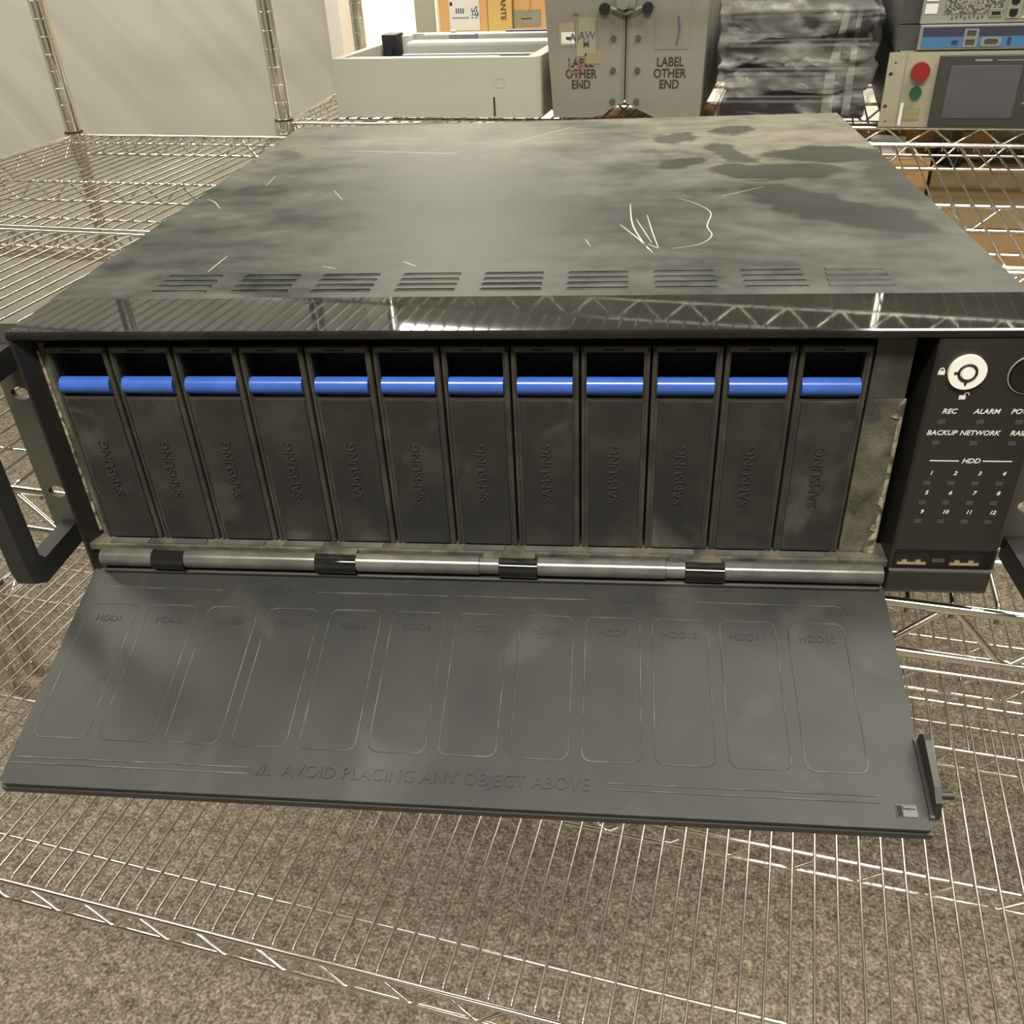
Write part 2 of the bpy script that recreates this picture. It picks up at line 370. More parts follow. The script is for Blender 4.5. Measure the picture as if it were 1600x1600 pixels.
# ------------------------------------------------------------------ chrome wire shelving
def truss(mb, a, b_, z, drop=30.0, period=60.0, r=2.6, rz_=1.9, phase=0.0):
    """two rails with a zigzag wire between; a, b_ are (x, y)"""
    a = Vector((a[0], a[1], z)); b_ = Vector((b_[0], b_[1], z)); d = b_ - a; L = d.length; d.normalize(); dn = Vector((0, 0, -drop))
    mb.tube([a, b_], r, 8); mb.tube([a + dn, b_ + dn], r, 8)
    s = phase; up = True; pts = []
    while s < L:
        o_ = Vector((0, 0, -1.5)) if up else Vector((0, 0, -drop + 1.5))
        pts += [a + d * max(0, s - 3) + o_, a + d * min(L, s + 3) + o_]; s += period / 2; up = not up
    mb.tube(pts, rz_, 6)
def shelf(unit, x0, x1, y0, y1, z, x_off=0.0, mid=True, pitch=20.0, skew=0.0, drop=30.0):
    """one wire shelf: deck wires run front to back; z is the centre of the deck wires"""
    s = bpy.data.objects.new('shelf', None); COL.objects.link(s); s.parent = unit; s.empty_display_size = 0.05
    d = MB(); x = x0 + skew + pitch * 0.6 + x_off
    while x < x1 - 4:
        ya = y0 if x > x0 else y0 + (y1 - y0) * (x0 - x) / -skew + 2
        if ya < y1 - 20: d.tube([(x, ya + 1, z - 7), (x, ya + 4, z - 0.6), (x, ya + 9, z), (x, y1 - 9, z), (x, y1 - 4, z - 0.6), (x, y1 - 1, z - 7)], 1.35, 6); x += pitch
    d.build('wire_deck', 'deck', s)
    c = MB()
    for yy in (y0 + 46, y1 - 46): c.tube([(x0, yy, z - 3.0), (x1, yy, z - 3.0)], 1.7, 6)
    c.build('cross_wire', 'chrome', s)
    zt = z - 0.5
    for nm, A, B in (('front_rail', (x0, y0), (x1, y0)), ('rear_rail', (x0 + skew, y1), (x1, y1)), ('side_rail', (x0, y0), (x0 + skew, y1)), ('side_rail', (x1, y0), (x1, y1))):
        t = MB(); truss(t, A, B, zt, phase=11, drop=drop); t.build(nm, 'chrome', s)
    if mid:
        t = MB(); truss(t, (x0, (y0 + y1) / 2 - 34), (x1, (y0 + y1) / 2 - 34), z - 4.2, drop=26, phase=25, r=2.2, rz_=1.6); t.build('centre_rail', 'chrome', s)
    return s
def post(unit, x, y, zb, zt, levels):
    p = MB(); p.cyl((x, y, zb), (x, y, zt), 12.5, 20)
    zz = zb + 25
    while zz < zt: p.tube([(x + 12.6 * math.cos(a), y + 12.6 * math.sin(a), zz) for a in [2 * PI * i / 16 for i in range(16)]], 0.5, 4, 0, True); zz += 25.4
    po = p.build('post', 'post', unit)
    for lv in levels:
        c = MB(); c.tube([(x, y, lv + 4), (x, y, lv - 34)], 16.5, 20); cc = c.build('corner_collar', 'post', po)
        c = MB(); c.tube([(x, y, lv + 6.5), (x, y, lv + 4)], 15.0, 20); cc = c.build('collar_ring', 'collar', po)
    return po
def unit(label, x0, x1, y0, y1, levels, zt=900, corners=(0, 1, 2, 3), mid=True, skew=0.0, inf=0.0, inr=0.0, drop=30.0):
    u = thing('wire_shelving_unit', label, 'shelving', 0, 0, 0)
    for lv in levels: shelf(u, x0 + 0, x1, y0, y1, lv, mid=mid, skew=skew, drop=drop)
    C4 = ((x0 - 2, y0 + inf), (x1, y0 + inf), (x0 - 2 + skew, y1 - inr), (x1, y1 - inr))
    for i in corners: post(u, C4[i][0], C4[i][1], -FLOOR + 1, zt, levels)
    return u
unit('chrome wire shelving unit under the open black recorder, nearest to the camera', -1068, 780, 38, 533, (-10, -480), inr=17)
unit('chrome wire shelving unit directly behind the recorder, tall ribbed post at its far left corner', -1068, 780, 546, 1050, (-10, -612, 430), inf=17)
unit('chrome wire shelving unit in the back row that holds printer, grey cases and instruments', -680, 844, 1076, 1545, (7, -400, 460), skew=-62, drop=20)
unit('chrome wire shelving unit furthest back, mostly hidden behind the printer', -690, 350, 1800, 2300, (5, -400, 460), corners=(1, 3))

# ------------------------------------------------------------------ the recorder (device frame: x right, y back, z up)
DX, DY, DZ = 0.0, 0.0, 0.0
rec = thing('network_video_recorder', 'large black rack recorder with its front door hanging open, twelve drive caddies with blue handles', 'recorder', 0, 0, 0, 10)

# chassis and top cover
c = MB()
c.box(-219.5, -218.5, 41, 448, 3, 129); c.box(218.5, 219.5, 41, 448, 3, 129)
c.box(-219.5, 219.5, 41, 448, 2, 3.2); c.box(-219.5, 219.5, 447, 448.5, 3, 129)
for sx in (-190, 190):
    for sy in (70, 420): c.cyl((sx, sy, 2.2), (sx, sy, -8.5), 11, 18)
c.build('chassis', 'body', rec)
holes = []
for g in range(8):
    gx = -175.0 + g * 39.7
    for r_ in range(4):
        yy = 52.0 + r_ * 7.2
        holes.append([(gx + 1, yy - 1.0), (gx + 27.5, yy - 1.0), (gx + 28.3, yy), (gx + 27.5, yy + 1.0), (gx + 1, yy + 1.0), (gx, yy)])
t = MB(); t.plate([(-220, 41.3), (220, 41.3), (220, 448.5), (-220, 448.5)], holes, 129, 130, 'z')
t.box(-220, -219, 41.3, 448.5, 112, 129.5); t.box(219, 220, 41.3, 448.5, 112, 129.5)
t.build('top_cover', 'top', rec)
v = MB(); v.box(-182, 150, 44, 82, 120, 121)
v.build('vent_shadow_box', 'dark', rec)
for g in range(9):
    gx = -175.0 + g * 39.7
    v = MB()
    for r_ in range(4):
        yy = 52.0 + r_ * 7.2
        if g < 8: v.prism([(yy - 1.0, 130.0), (yy - 2.1, 130.55), (yy - 3.0, 130.0)], gx, gx + 28.3, 'x')
        else: v.prism([(yy - 1.6, 130.0), (yy - 0.9, 130.7), (yy + 0.5, 130.8), (yy + 1.6, 130.0)], gx - 3 + r_ * 0.6, gx + 25, 'x')
    v.build('louvre_group', 'top' if g < 8 else 'top', rec)
def strip(mb, pts, w0, z=130.06):
    P = [Vector((a, b_, 0)) for a, b_ in pts]; n = len(P); L_ = []; R_ = []
    for i, p in enumerate(P):
        tt = (P[min(i + 1, n - 1)] - P[max(i - 1, 0)]).normalized(); nn = Vector((-tt.y, tt.x, 0)); wd = w0 * (0.35 + 0.65 * math.sin(PI * (i + 0.5) / n))
        L_.append(p + nn * wd); R_.append(p - nn * wd)
    vs_ = [(p.x, p.y, z) for p in L_] + [(p.x, p.y, z) for p in R_]
    mb.add(vs_, [(i, i + 1, n + i + 1, n + i) for i in range(n - 1)])
def curve(pts, k=5):
    out = []
    for i in range(len(pts) - 1):
        p0 = pts[max(i - 1, 0)]; p1 = pts[i]; p2 = pts[i + 1]; p3 = pts[min(i + 2, len(pts) - 1)]
        for j in range(k):
            u = j / k
            out.append(tuple(0.5 * ((2 * p1[q]) + (-p0[q] + p2[q]) * u + (2 * p0[q] - 5 * p1[q] + 4 * p2[q] - p3[q]) * u * u + (-p0[q] + 3 * p1[q] - 3 * p2[q] + p3[q]) * u ** 3) for q in (0, 1)))
    out.append(pts[-1]); return out
s = MB()
for pts, w0 in (([(48, 150), (58, 122), (64, 101)], .35), ([(54, 191), (55, 147), (62, 106)], .4), ([(57, 159), (64, 117)], .25), ([(63, 168), (65, 134), (67, 109)], .3),
                ([(62, 115), (67, 108)], .3), ([(82, 202), (92, 188), (98, 170), (94, 145), (95, 128), (88, 114), (74, 107)], .3), ([(107, 204), (134, 224)], .2), ([(117, 243), (139, 241)], .2),
                ([(-212, 220), (-204, 212), (-195, 197)], .3), ([(-134, 236), (-122, 212)], .22), ([(-186, 278), (-184, 252)], .2), ([(-157, 79), (-156, 104)], .25),
                ([(-156, 352), (-110, 343), (-65, 333)], .35), ([(-31, 368), (16, 425)], .3), ([(-20, 390), (60, 400), (130, 380)], .2), ([(30, 125), (33, 112)], .2), ([(-60, 92), (-52, 84)], .25), ([(-100, 86), (-92, 82)], .2)):
    s = MB(); strip(s, curve(pts), w0); s.build('scratch', 'scratch', rec)

# bezel
b = MB()
b.prism([(0.8, 126.5), (0, 127.2), (0, 129.0), (0.5, 129.8), (1.4, 130.3), (41, 130.3), (41, 126.5)], -218.5, 218.5, 'x')
b.build('bezel_top', 'gloss', rec, label='glossy black strip along the upper front edge')
b = MB()
b.prism([(-218.5, 41), (-218.5, 1.2), (-217.6, 0), (-216.4, 0), (-212.6, 11), (-212.6, 41)], 0, 126.5, 'z')
b.build('bezel_side', 'panel', rec)
b = MB()
b.prism([(-212.9, 11.3), (-211.9, 10.0), (-209.3, 8.8), (-208.8, 12), (-212.9, 13)], 17, 122, 'z', 0, True)
b.prism([(-214.2, 8.2), (-213.3, 9.3), (-212.2, 9.9), (-212.2, 11.6), (-214.0, 9.8)], 20, 118, 'z', 1)
b.build('dusty_corner_strip', ['dusty', 'ridge'], rec, label='dust caked strip beside the first caddy')
b = MB()
b.box(151.6, 166.6, 8, 12, 17.5, 97, 0); b.box(151.6, 166.6, 7.8, 12, 97, 124, 2)
b.prism([(165.6, 8.2), (166.6, 7.2), (167.6, 8.0), (167.4, 9.5)], 17, 96, 'z', 1)
for z_, l_ in ((18, 9), (30, 5), (44, 3), (88, 6)): b.prism([(166 - l_ * .5, z_), (166.2, z_ - 1), (166.4, z_ + l_ * 1.3), (165, z_ + l_)], 7.4, 8.2, 'y', 1)
b.build('dusty_corner_strip', ['dusty', 'ridge', 'frame'], rec, label='wide dust caked strip beside the last caddy')
b = MB()
b.box(166.6, 171, 22, 26, 94, 124)
b.build('latch_pocket', 'dark', rec)
# bay and sill
b = MB()
b.box(-212.6, 172.5, 110, 112, 3, 127); b.box(-212.6, 172.5, 12, 112, 3.5, 14); b.box(-212.6, -209.6, 12, 110, 14, 127); b.box(152, 155, 12, 110, 14, 127)
b.build('drive_bay', 'dark', rec)
b = MB()
b.box(-216.4, 172.8, 1.6, 16, 13.2, 17.2, 0, 0.6)
x = -205
while x < 150:
    b.box(x, x + 20, 2.4, 6.5, 17.0, 17.9, 1); x += 29.96
b.build('door_sill', ['dusty', 'barrel'], rec)
b = MB(); b.box(-218.5, 172.8, 4, 41, 0, 13.2); b.build('bezel_bottom', 'panel', rec)

# twelve caddies
def caddy_parts(i):
    x0 = -208.0 + i * 29.96; x1 = x0 + 29.0
    dz = random.uniform(-.25, .25)
    cm = MB(); yf = 7.8
    cm.plate([(x0, 17.6), (x1, 17.6), (x1, 120.6), (x0, 120.6)], [[(x0 + 2.2, 96.2), (x1 - 2.6, 96.2), (x1 - 2.6, 117.6), (x0 + 2.2, 117.6)]], yf, yf + 2, 'y', 0)
    cm.box(x0, x0 + 1.2, yf + 2, 105, 17.6, 120.6, 0); cm.box(x1 - 1.2, x1, yf + 2, 105, 17.6, 120.6, 0)
    cm.box(x0, x1, yf + 2, 105, 119.4, 120.6, 0)
    cm.box(x0 + 1.5, x1 - 1.5, yf + 14, yf + 16, 20, 119, 2)
    # raised rim and front plate
    cm.box(x0 + 3.2, x1 - 2.8, yf - 1.0, yf, 18.2, 95.6, 1, 0.35)
    cm.box(x1 - 1.7, x1 - 0.2, yf - 0.7, yf, 17.8, 120.4, 0, 0.25); cm.box(x0 + 0.2, x0 + 1.6, yf - 0.7, yf, 17.8, 120.4, 0, 0.25)
    cm.box(x0 + 0.2, x1 - 0.2, yf - 0.7, yf, 117.8, 120.4, 0, 0.25)
    cm.box(x0 + 9, x0 + 17.5, yf - 0.85, yf - 0.6, 118.7, 119.5, 2)
    o = cm.build('drive_caddy', ['frame', 'caddy', 'dark'], rec)
    h = MB(); h.tube([(x0 + 2.3, yf + 1.6, 101.4), (x0 + 3.0, yf + 1.6, 101.4), (x1 - 3.6, yf + 1.6, 101.4), (x1 - 2.8, yf + 1.6, 101.4)], 3.9, 20)
    h.build('pull_handle', 'blue', o, label='blue pull handle')
    tx = MB(); tx.text('SAMSUNG', 6.6, at(x0 + 14.3 + random.uniform(-.3, .3), yf - 1.0, 58.5) @ FY @ Matrix.Rotation(PI / 2, 4, 'Z'), 0.6, 0, bold=-0.02, sx=1.03)
    tx.build('raised_lettering', 'letter', o)
for i in range(12): caddy_parts(i)

# control panel
p = MB()
p.prism([(172.8, 22), (172.8, 1.0), (173.8, 0), (217.5, 0), (218.5, 1.2), (218.5, 41), (173, 41)], 14.6, 126.5, 'z')
p.plate([(172.8, 14.6), (218.5, 14.6), (218.5, 25), (172.8, 25)], [], 0.0, 0.2, 'y')
p.prism([(-1.6, 13.8), (-1.6, 3.2), (-0.4, 1.0), (41, 1.0), (41, 14.6), (-0.6, 14.6)], 172.8, 217.6, 'x')
cp = p.build('control_panel', 'panel', rec)
yq = -0.12
w_ = MB()
def tx(s_, x, z, size, m=0): w_.text(s_, size, at(x, -0.05, z) @ FY, 0.06, m, shear=0.22, bold=0.045)
for s_, x, z in (('REC', 182.6, 94.8), ('ALARM', 197.3, 94.8), ('POWER', 212.2, 94.8), ('BACKUP', 181.6, 84.8), ('NETWORK', 196.7, 84.8), ('RAID', 212.3, 84.8)): tx(s_, x, z, 3.15)
tx('HDD', 196.3, 71.4, 3.3)
w_.box(179.6, 191.4, -0.12, 0, 71.2, 71.65); w_.box(201, 212.8, -0.12, 0, 71.2, 71.65)
for k in range(12): tx(str(k + 1), 181.4 + (k % 4) * 9.9, 65.3 - (k // 4) * 9.9, 2.7)
# open and closed padlock marks
for lx, lz, op in ((175.9, 112.8, 0), (186.2, 101.9, 1)):
    w_.box(lx - 1.3, lx + 1.3, -0.12, 0, lz - 1.6, lz + 0.2)
    c_ = (lx, lz + 0.2) if not op else (lx + 1.5, lz + 0.4)
    w_.tube([(c_[0] + 0.85 * math.cos(a), -0.1, c_[1] + 1.1 * math.sin(a)) for a in [PI * i / 8 for i in range(9)]], 0.24, 5)
w_.build('printed_lettering', 'white_print', cp)
def led(x, z):
    l = MB(); l.box(x - 1.5, x + 1.5, -0.15, 0.3, z - 1.0, z + 1.0, 0, 0.12); l.build('indicator_window', 'led', cp)
for x, z in ((180.6, 90), (195.8, 90), (211, 90), (180.2, 80), (195.4, 80), (210.6, 80)): led(x, z)
for k in range(12): led(180.6 + (k % 4) * 9.9, 60.3 - (k // 4) * 9.9)
l = MB(); l.cyl((185.3, -1.8, 112.8), (185.3, 1, 112.8), 7.3, 32, 0)
l.tube([(185.3 + 3.4 * math.cos(a), -1.9, 112.8 + 3.4 * math.sin(a)) for a in [2 * PI * i / 24 for i in range(24)]], 0.55, 6, 1, True)
l.box(185.3 - 5.2, 185.3 - 3.4, -2.2, -1.6, 112.4, 113.2, 1); l.box(184.9, 185.7, -2.2, -1.6, 107.6, 109.6, 1)
l.cyl((185.3, -2.6, 112.8), (185.3, -1.6, 112.8), 2.5, 20, 0)
l.build('key_lock', ['lock', 'black'], cp, label='bright round key lock')
l = MB(); l.tube([(209.6 + 8.2 * math.cos(a), -0.4, 111.4 + 8.2 * math.sin(a)) for a in [2 * PI * i / 36 for i in range(36)]], 0.38, 8, 1, True)
l.cyl((209.6, -1.2, 111.4), (209.6, 1, 111.4), 7.4, 32, 0)
l.build('power_button', ['gloss', 'steel'], cp)
for ux in (182.2, 205.2):
    u = MB(); u.box(ux - 7.4, ux + 7.4, -0.25, 0.3, 16.6, 22.6, 2)
    u.box(ux - 6.3, ux + 6.3, -0.55, 0, 16.9, 18.3, 0); u.box(ux - 4.4, ux - 2.2, -0.55, 0, 18.3, 19.6, 0); u.box(ux + 1.6, ux + 3.8, -0.55, 0, 18.3, 19.6, 0)
    u.build('usb_port', ['brass', 'steel', 'dark'], cp)
u = MB(); u.box(191, 196.5, -0.2, 0, 18.2, 20.2); u.build('port_emblem', 'led', cp)
u = MB(); u.box(173.6, 216.6, -1.75, -1.4, 13.3, 14.0); u.build('ledge_highlight_edge', 'led', cp)

# rack ears and handles
for sgn in (-1, 1):
    xo, xi = 242.5 * sgn, 218.4 * sgn
    xa, xb = min(xo, xi), max(xo, xi)
    e = MB(); out = rrect(xa, xb, 15.0, 128, 2.0, 3)
    hs = [circ(xa + 8.2 if sgn < 0 else xb - 8.6, zz, 4.6, 3.4) for zz in (38.0, 93.0)]
    e.plate(out, hs, 17.0, 20.0, 'y')
    e.build('rack_ear', 'ear', rec)
    hx = 231.5 * sgn
    h = MB()
    prof = [(16.5, 10.5), (-22, 10.5), (-30.5, 16), (-32, 24), (-32, 106), (-30.5, 114), (-22, 119.5), (16.5, 119.5), (16.5, 108), (-17, 108), (-20.5, 104), (-20.5, 26), (-17, 22), (16.5, 22)]
    hw = 4.3
    n = len(prof); vs_ = [(hx - hw, a, b_) for a, b_ in prof] + [(hx + hw, a, b_) for a, b_ in prof]
    h.add(vs_, [(i, (i + 1) % n, n + (i + 1) % n, n + i) for i in range(n)])
    q = [(0, 1, 12, 13), (1, 2, 3, 11), (1, 11, 12), (3, 4, 10, 11), (4, 5, 6, 10), (6, 9, 10), (6, 7, 8, 9)]
    h.add(vs_, q + [tuple(i + n for i in f) for f in q])
    ho = h.build('rack_handle', 'handle', rec)
    bv = ho.modifiers.new('bevel', 'BEVEL'); bv.width = 0.0008; bv.segments = 2; bv.limit_method = 'ANGLE'; bv.angle_limit = math.radians(50)

# hinge line
hx0 = [(-207, -180.2), (-163.4, -97), (-76.6, -16.6), (11.4, 71.2), (98.4, 169.2)]
kn = [(-180, -163.6), (-96.8, -76.8), (-7, 11.2), (80.4, 98.2)]
lk = [(-16.4, -7.2), (71.4, 80.2)]
HZ, HYc = 12.8, -3.2
for a, b_ in hx0: k = MB(); k.cyl((a, HYc, HZ), (b_, HYc, HZ), 4.6, 24); k.build('hinge_barrel', 'barrel', rec)
for a, b_ in kn: k = MB(); k.cyl((a, HYc - 0.6, HZ - 0.6), (b_, HYc - 0.7, HZ - 0.7), 4.8, 24); k.build('hinge_knuckle', 'gloss', rec)
for a, b_ in lk: k = MB(); k.cyl((a, HYc, HZ), (b_, HYc, HZ), 4.2, 20); k.build('hinge_knuckle', 'barrel', rec)
k = MB()
for a, b_ in kn[1:2] + [(-15, 10), (73, 97)]: k.box(a, b_, -2.6, 2, 14.6, 17.6, 0, 0.4)
k.build('hinge_tab', 'dusty', rec)

# the open door: local s runs from the hinge to the free edge, n is up from its inner face
ang = math.radians(16.9)
Dm = at(0, -2.9, 6.2) @ Matrix(((1, 0, 0, 0), (0, -math.cos(ang), math.sin(-ang) * 1, 0), (0, -math.sin(ang), math.cos(ang), 0), (0, 0, 0, 1)))
# columns: x, s, n   (the middle column is the direction from hinge to edge)
d = MB(); d.X = Dm
XL, XR, LL = -213.0, 171.0, 114.4
d.prism([(XL, 1.5), (XR, 1.5), (XR, LL - 2), (XR - 2, LL), (XL + 2, LL), (XL, LL - 2)], -2.2, 0, 'z')
d.prism([(XL + 1, 3), (XR - 1, 3), (XR - 1, LL - 1.0), (XL + 1, LL - 1.0)], -3.4, -2.2, 'z', 2)
d.prism([(XL, 3), (XR, 3), (XR, LL + 0.6), (XL, LL + 0.6)], -7.6, -3.4, 'z', 1)
d.box(-207, 169, -3.2, 3.6, -2.0, 2.0, 0, 1.0)
door = d.build('bay_door', ['door', 'handle', 'dark'], rec, label='long black door folded down, moulded with drive slots')
g = MB(); g.X = Dm
for i in range(12):
    xa = -207.0 + i * 30.22; lp = rrect(xa, xa + 24.6, 22, 92.6, 4.0, 4)
    g.tube([(a, b_, 0.0) for a, b_ in lp], 0.30, 5, 0, True)
for a, b_ in ((-206.6, -143), (-95, -31), (-26.5, 36.4), (85.6, 148)): g.tube([(a, 12.2, 0), (b_, 12.4, 0)], 0.3, 5)
g.tube([(148, 12.4, 0), (150, 13, 0), (150.8, 15, 0), (150.8, 18, 0)], 0.3, 5)
for a, b_ in ((-211, -105), (45.9, 152)):
    for s_ in (102.2, 104.9): g.tube([(a, s_ - 0.6 * (a > 0), 0), (b_, s_ - 0.6 * (a > 0), 0)], 0.35, 5)
g.build('moulded_outline', 'door_ridge', door)
flipm = Matrix(((1, 0, 0, 0), (0, -1, 0, 0), (0, 0, 1, 0), (0, 0, 0, 1)))
def dtext(t_, size, x, s_, dep, bold=0.0):
    g = MB(); g.X = Dm; g.text(t_, size, at(x, s_, 0) @ flipm, dep, 0, bold=bold); g.build('raised_lettering', 'door', door)
for i in range(12): dtext('HDD%d' % (i + 1), 5.0, -207 + i * 30.22 + 12.3, 30.5, 0.28, -0.02)
dtext('RAID GROUP 1', 4.6, -119, 12.2, 0.25); dtext('RAID GROUP 2', 4.6, 61, 12.2, 0.25)
dtext('AVOID PLACING ANY OBJECT ABOVE', 7.6, -26.0, 103.0, 0.38)
g = MB(); g.X = Dm
g.tube([(-101.5, 105.2, 0), (-95.5, 105.2, 0), (-98.5, 99.6, 0)], 0.35, 5, 0, True); g.box(-98.8, -98.2, 101.2, 104.2, -0.1, .4)
g.build('warning_triangle', 'door', door)
g = MB(); g.X = Dm
g.prism([(77, -1), (76.6, 4.5), (78.3, 8.2), (81.5, 9.2), (100, 8.2), (106, 6), (109.5, 0), (109.5, -2)], 171.0, 173.6, 'x')
g.cyl((173.6, 102.5, 5.4), (178.2, 102.5, 5.4), 1.5, 14)
g.box(169.6, 171.2, 77, 110, -2, 1.2, 0)
g.build('latch_arm', 'panel', door)
g = MB(); g.X = Dm
g.box(157.5, 165.5, 104.6, 109.6, 0, 0.35, 0, 0.1); g.box(157.8, 159.8, 105.2, 109.4, 0.3, 0.5, 1); g.box(160.2, 165, 105.4, 106.4, 0.3, 0.9, 0)
g.build('latch_catch', ['door_ridge', 'dark'], door)

# ------------------------------------------------------------------ opened white printer
pr = thing('printer', 'off-white desktop printer with its lid missing, at the left of the back row', 'printer', -433, 1112, 9.5)
o = MB(); W2 = 168.5
outl = [(-W2, 0), (W2 - 16, 0), (W2 - 6, 3), (W2 - 1, 9), (W2, 18), (W2 - 2, 350), (-W2, 350)]
inn = [(-W2 + 14, 14), (W2 - 20, 14), (W2 - 20, 335), (-W2 + 14, 335)]
o.plate(outl, [inn], 0.4, 85, 'z'); o.box(-W2 + 14, W2 - 20, 14, 335, 1, 50, 1)
o.build('housing', ['printer', 'black'], pr)
o = MB(); o.box(-95, 146, 70, 88, 50, 73, 1, 2); o.box(-95, 146, 112, 122, 50, 77, 0, 2); o.box(-110, 146, 168, 205, 50, 89, 2, 6)
o.box(-100, 146, 222, 246, 50, 81, 1, 2); o.box(-120, 146, 285, 300, 50, 89, 2, 3); o.box(-60, -10, 255, 270, 50, 91, 0, 1); o.box(30, 120, 305, 325, 50, 91, 3, 1)
o.box(-150, 100, 18, 34, 50, 84, 2, 2)
o.build('mechanism', ['steel', 'black', 'printer_in', 'navy'], pr)
o = MB(); o.box(-156, -129, 178, 215, 50, 100, 0, 2); o.box(-150, -135, 170, 180, 50, 80, 0); o.build('motor_block', 'black', pr)
o = MB(); o.cyl((-113, 190, 50), (-113, 190, 97), 9, 18); o.build('roller_knob', 'printer_in', pr)
o = MB(); o.cyl((-66, 300, 50), (-66, 300, 93), 6, 12); o.build('roller_knob', 'printer_in', pr)
o = MB(); o.box(94.5, 97.0, -0.7, 0.5, 3, 30); o.build('front_slot', 'dark', pr)
o = MB(); o.plate(rrect(96, 114, 43, 57, 2, 3), [rrect(97, 113, 44, 56, 1.5, 3)], -0.4, 0.2, 'y'); o.build('flush_button', 'printer_in', pr)

# ------------------------------------------------------------------ two grey shipping cases
def case(label, x, mir, extra):
    t_ = thing('shipping_case', label, 'case', x, 1120, 9.5)
    h_ = 290; b_ = MB()
    top_w, bot_w = 58, 51 if mir < 0 else 56
    # outline in x,z; the inner bottom corner is cut away
    pts = [(-bot_w, 0), (10, 0), (57, 21), (57, h_), (-top_w - 12 * (mir < 0), h_)] if mir < 0 else [(-57, 21), (-12, 0), (bot_w - 2, 0), (top_w + 2, h_), (-57, h_)]
    b_.prism(pts, 0, 330, 'y')
    so = b_.build('case_shell', 'fibre', t_)
    bv = so.modifiers.new('bevel', 'BEVEL'); bv.width = 0.006; bv.segments = 3; bv.limit_method = 'ANGLE'
    e_ = MB(); ex = 54.5 * (-mir) if mir > 0 else 54.5
    e_.box(ex - 1.2, ex + 1.2, -0.8, 0.6, 24, h_ - 6); e_.build('edge_binding', 'fibre_edge', t_)
    rx = (-40 if mir > 0 else 40)
    for zz in (23, 65, 107, 220):
        r_ = MB(); r_.tube([(rx, 1.5, zz), (rx, -0.6, zz), (rx, -2.4, zz)], 4.2, 12); r_.build('rivet', 'rivet', t_)
    s_ = MB(); cx = 7 if mir > 0 else -8
    for k, (word, zz) in enumerate((('LABEL', 75), ('OTHER', 60), ('END', 45.5))):
        s_.text(word, 16.8, at(cx, -0.2, zz) @ FY, 0.15, 0, bold=0.35, sx=0.86)
    s_.build('stencilled_lettering', 'ink', t_)
    k_ = MB(); kx = -27 if mir > 0 else 27
    k_.cyl((kx, -8, 145), (kx, 1, 145), 7.5, 18); k_.build('corner_foot', 'black', t_)
    return t_
cL = case('grey shipping case beside the printer, red marks across its stencil and an old paper label', -195, -1, 1)
a_ = MB(); a_.box(-40, -14, -0.5, 0.3, 98, 128, 0); a_.box(-37, -17, -0.7, 0, 101, 116, 1); a_.box(-30, -22, -0.8, 0, 106, 110, 2)
a_.text('A', 14, at(-20, -0.9, 109) @ FY, 0.1, 3, bold=0.4); a_.build('old_label', ['tape', 'paper', 'ink', 'blueink'], cL)
a_ = MB(); a_.box(-12, 14, -0.6, 0.3, 88, 134, 0); a_.text('AW', 15, at(1, -0.9, 111) @ FY, 0.1, 1, bold=0.3); a_.text('M', 13, at(0, -0.9, 100) @ FY, 0.1, 1, bold=0.3); a_.build('clear_label', ['tape', 'blueink'], cL)
a_ = MB(); a_.box(-2, 24, -0.5, 0.2, 74, 92, 0); a_.box(-14, 0, -0.5, 0.2, 84, 100, 1); a_.build('tape_scrap', ['stain', 'tape'], cL)
a_ = MB(); a_.text('LV', 26, at(-13, -1.0, 70) @ FY @ Matrix.Rotation(0.15, 4, 'Z'), 0.1, 0, bold=0.1); a_.box(-12.5, -11, -1.0, 0, 42, 80); a_.box(-17, -15.6, -1.0, 0, 96, 130); a_.box(-19, -12, -1.0, 0, 138, 140.5); a_.build('red_marking', 'redink', cL)
cR = case('plain grey shipping case with a clear LABEL OTHER END stencil, next to the plastic-wrapped stack', -79, 1, 0)
a_ = MB(); a_.box(-16, 32, -0.5, 0.3, 92, 170, 0); a_.tube([(16, -0.8, 134), (18, -0.8, 118), (17, -0.8, 110), (15, -0.8, 98)], 1.3, 5, 1); a_.build('tape_patch', ['fibre', 'blueink'], cR)
hsp = MB(); hsp.box(-14, 14, -14, -2, 0, 30, 0, 3); hsp.cyl((-3, -18, 8), (-3, -12, 8), 8, 16, 0); hsp.tube([(-22, -6, 2), (0, -8, -5), (22, -6, 2)], 3, 8)
hsp.X = Matrix(); hc = hsp.build('case_latch', 'steel', cR); hc.location = (-0.057, 0, 0.144)

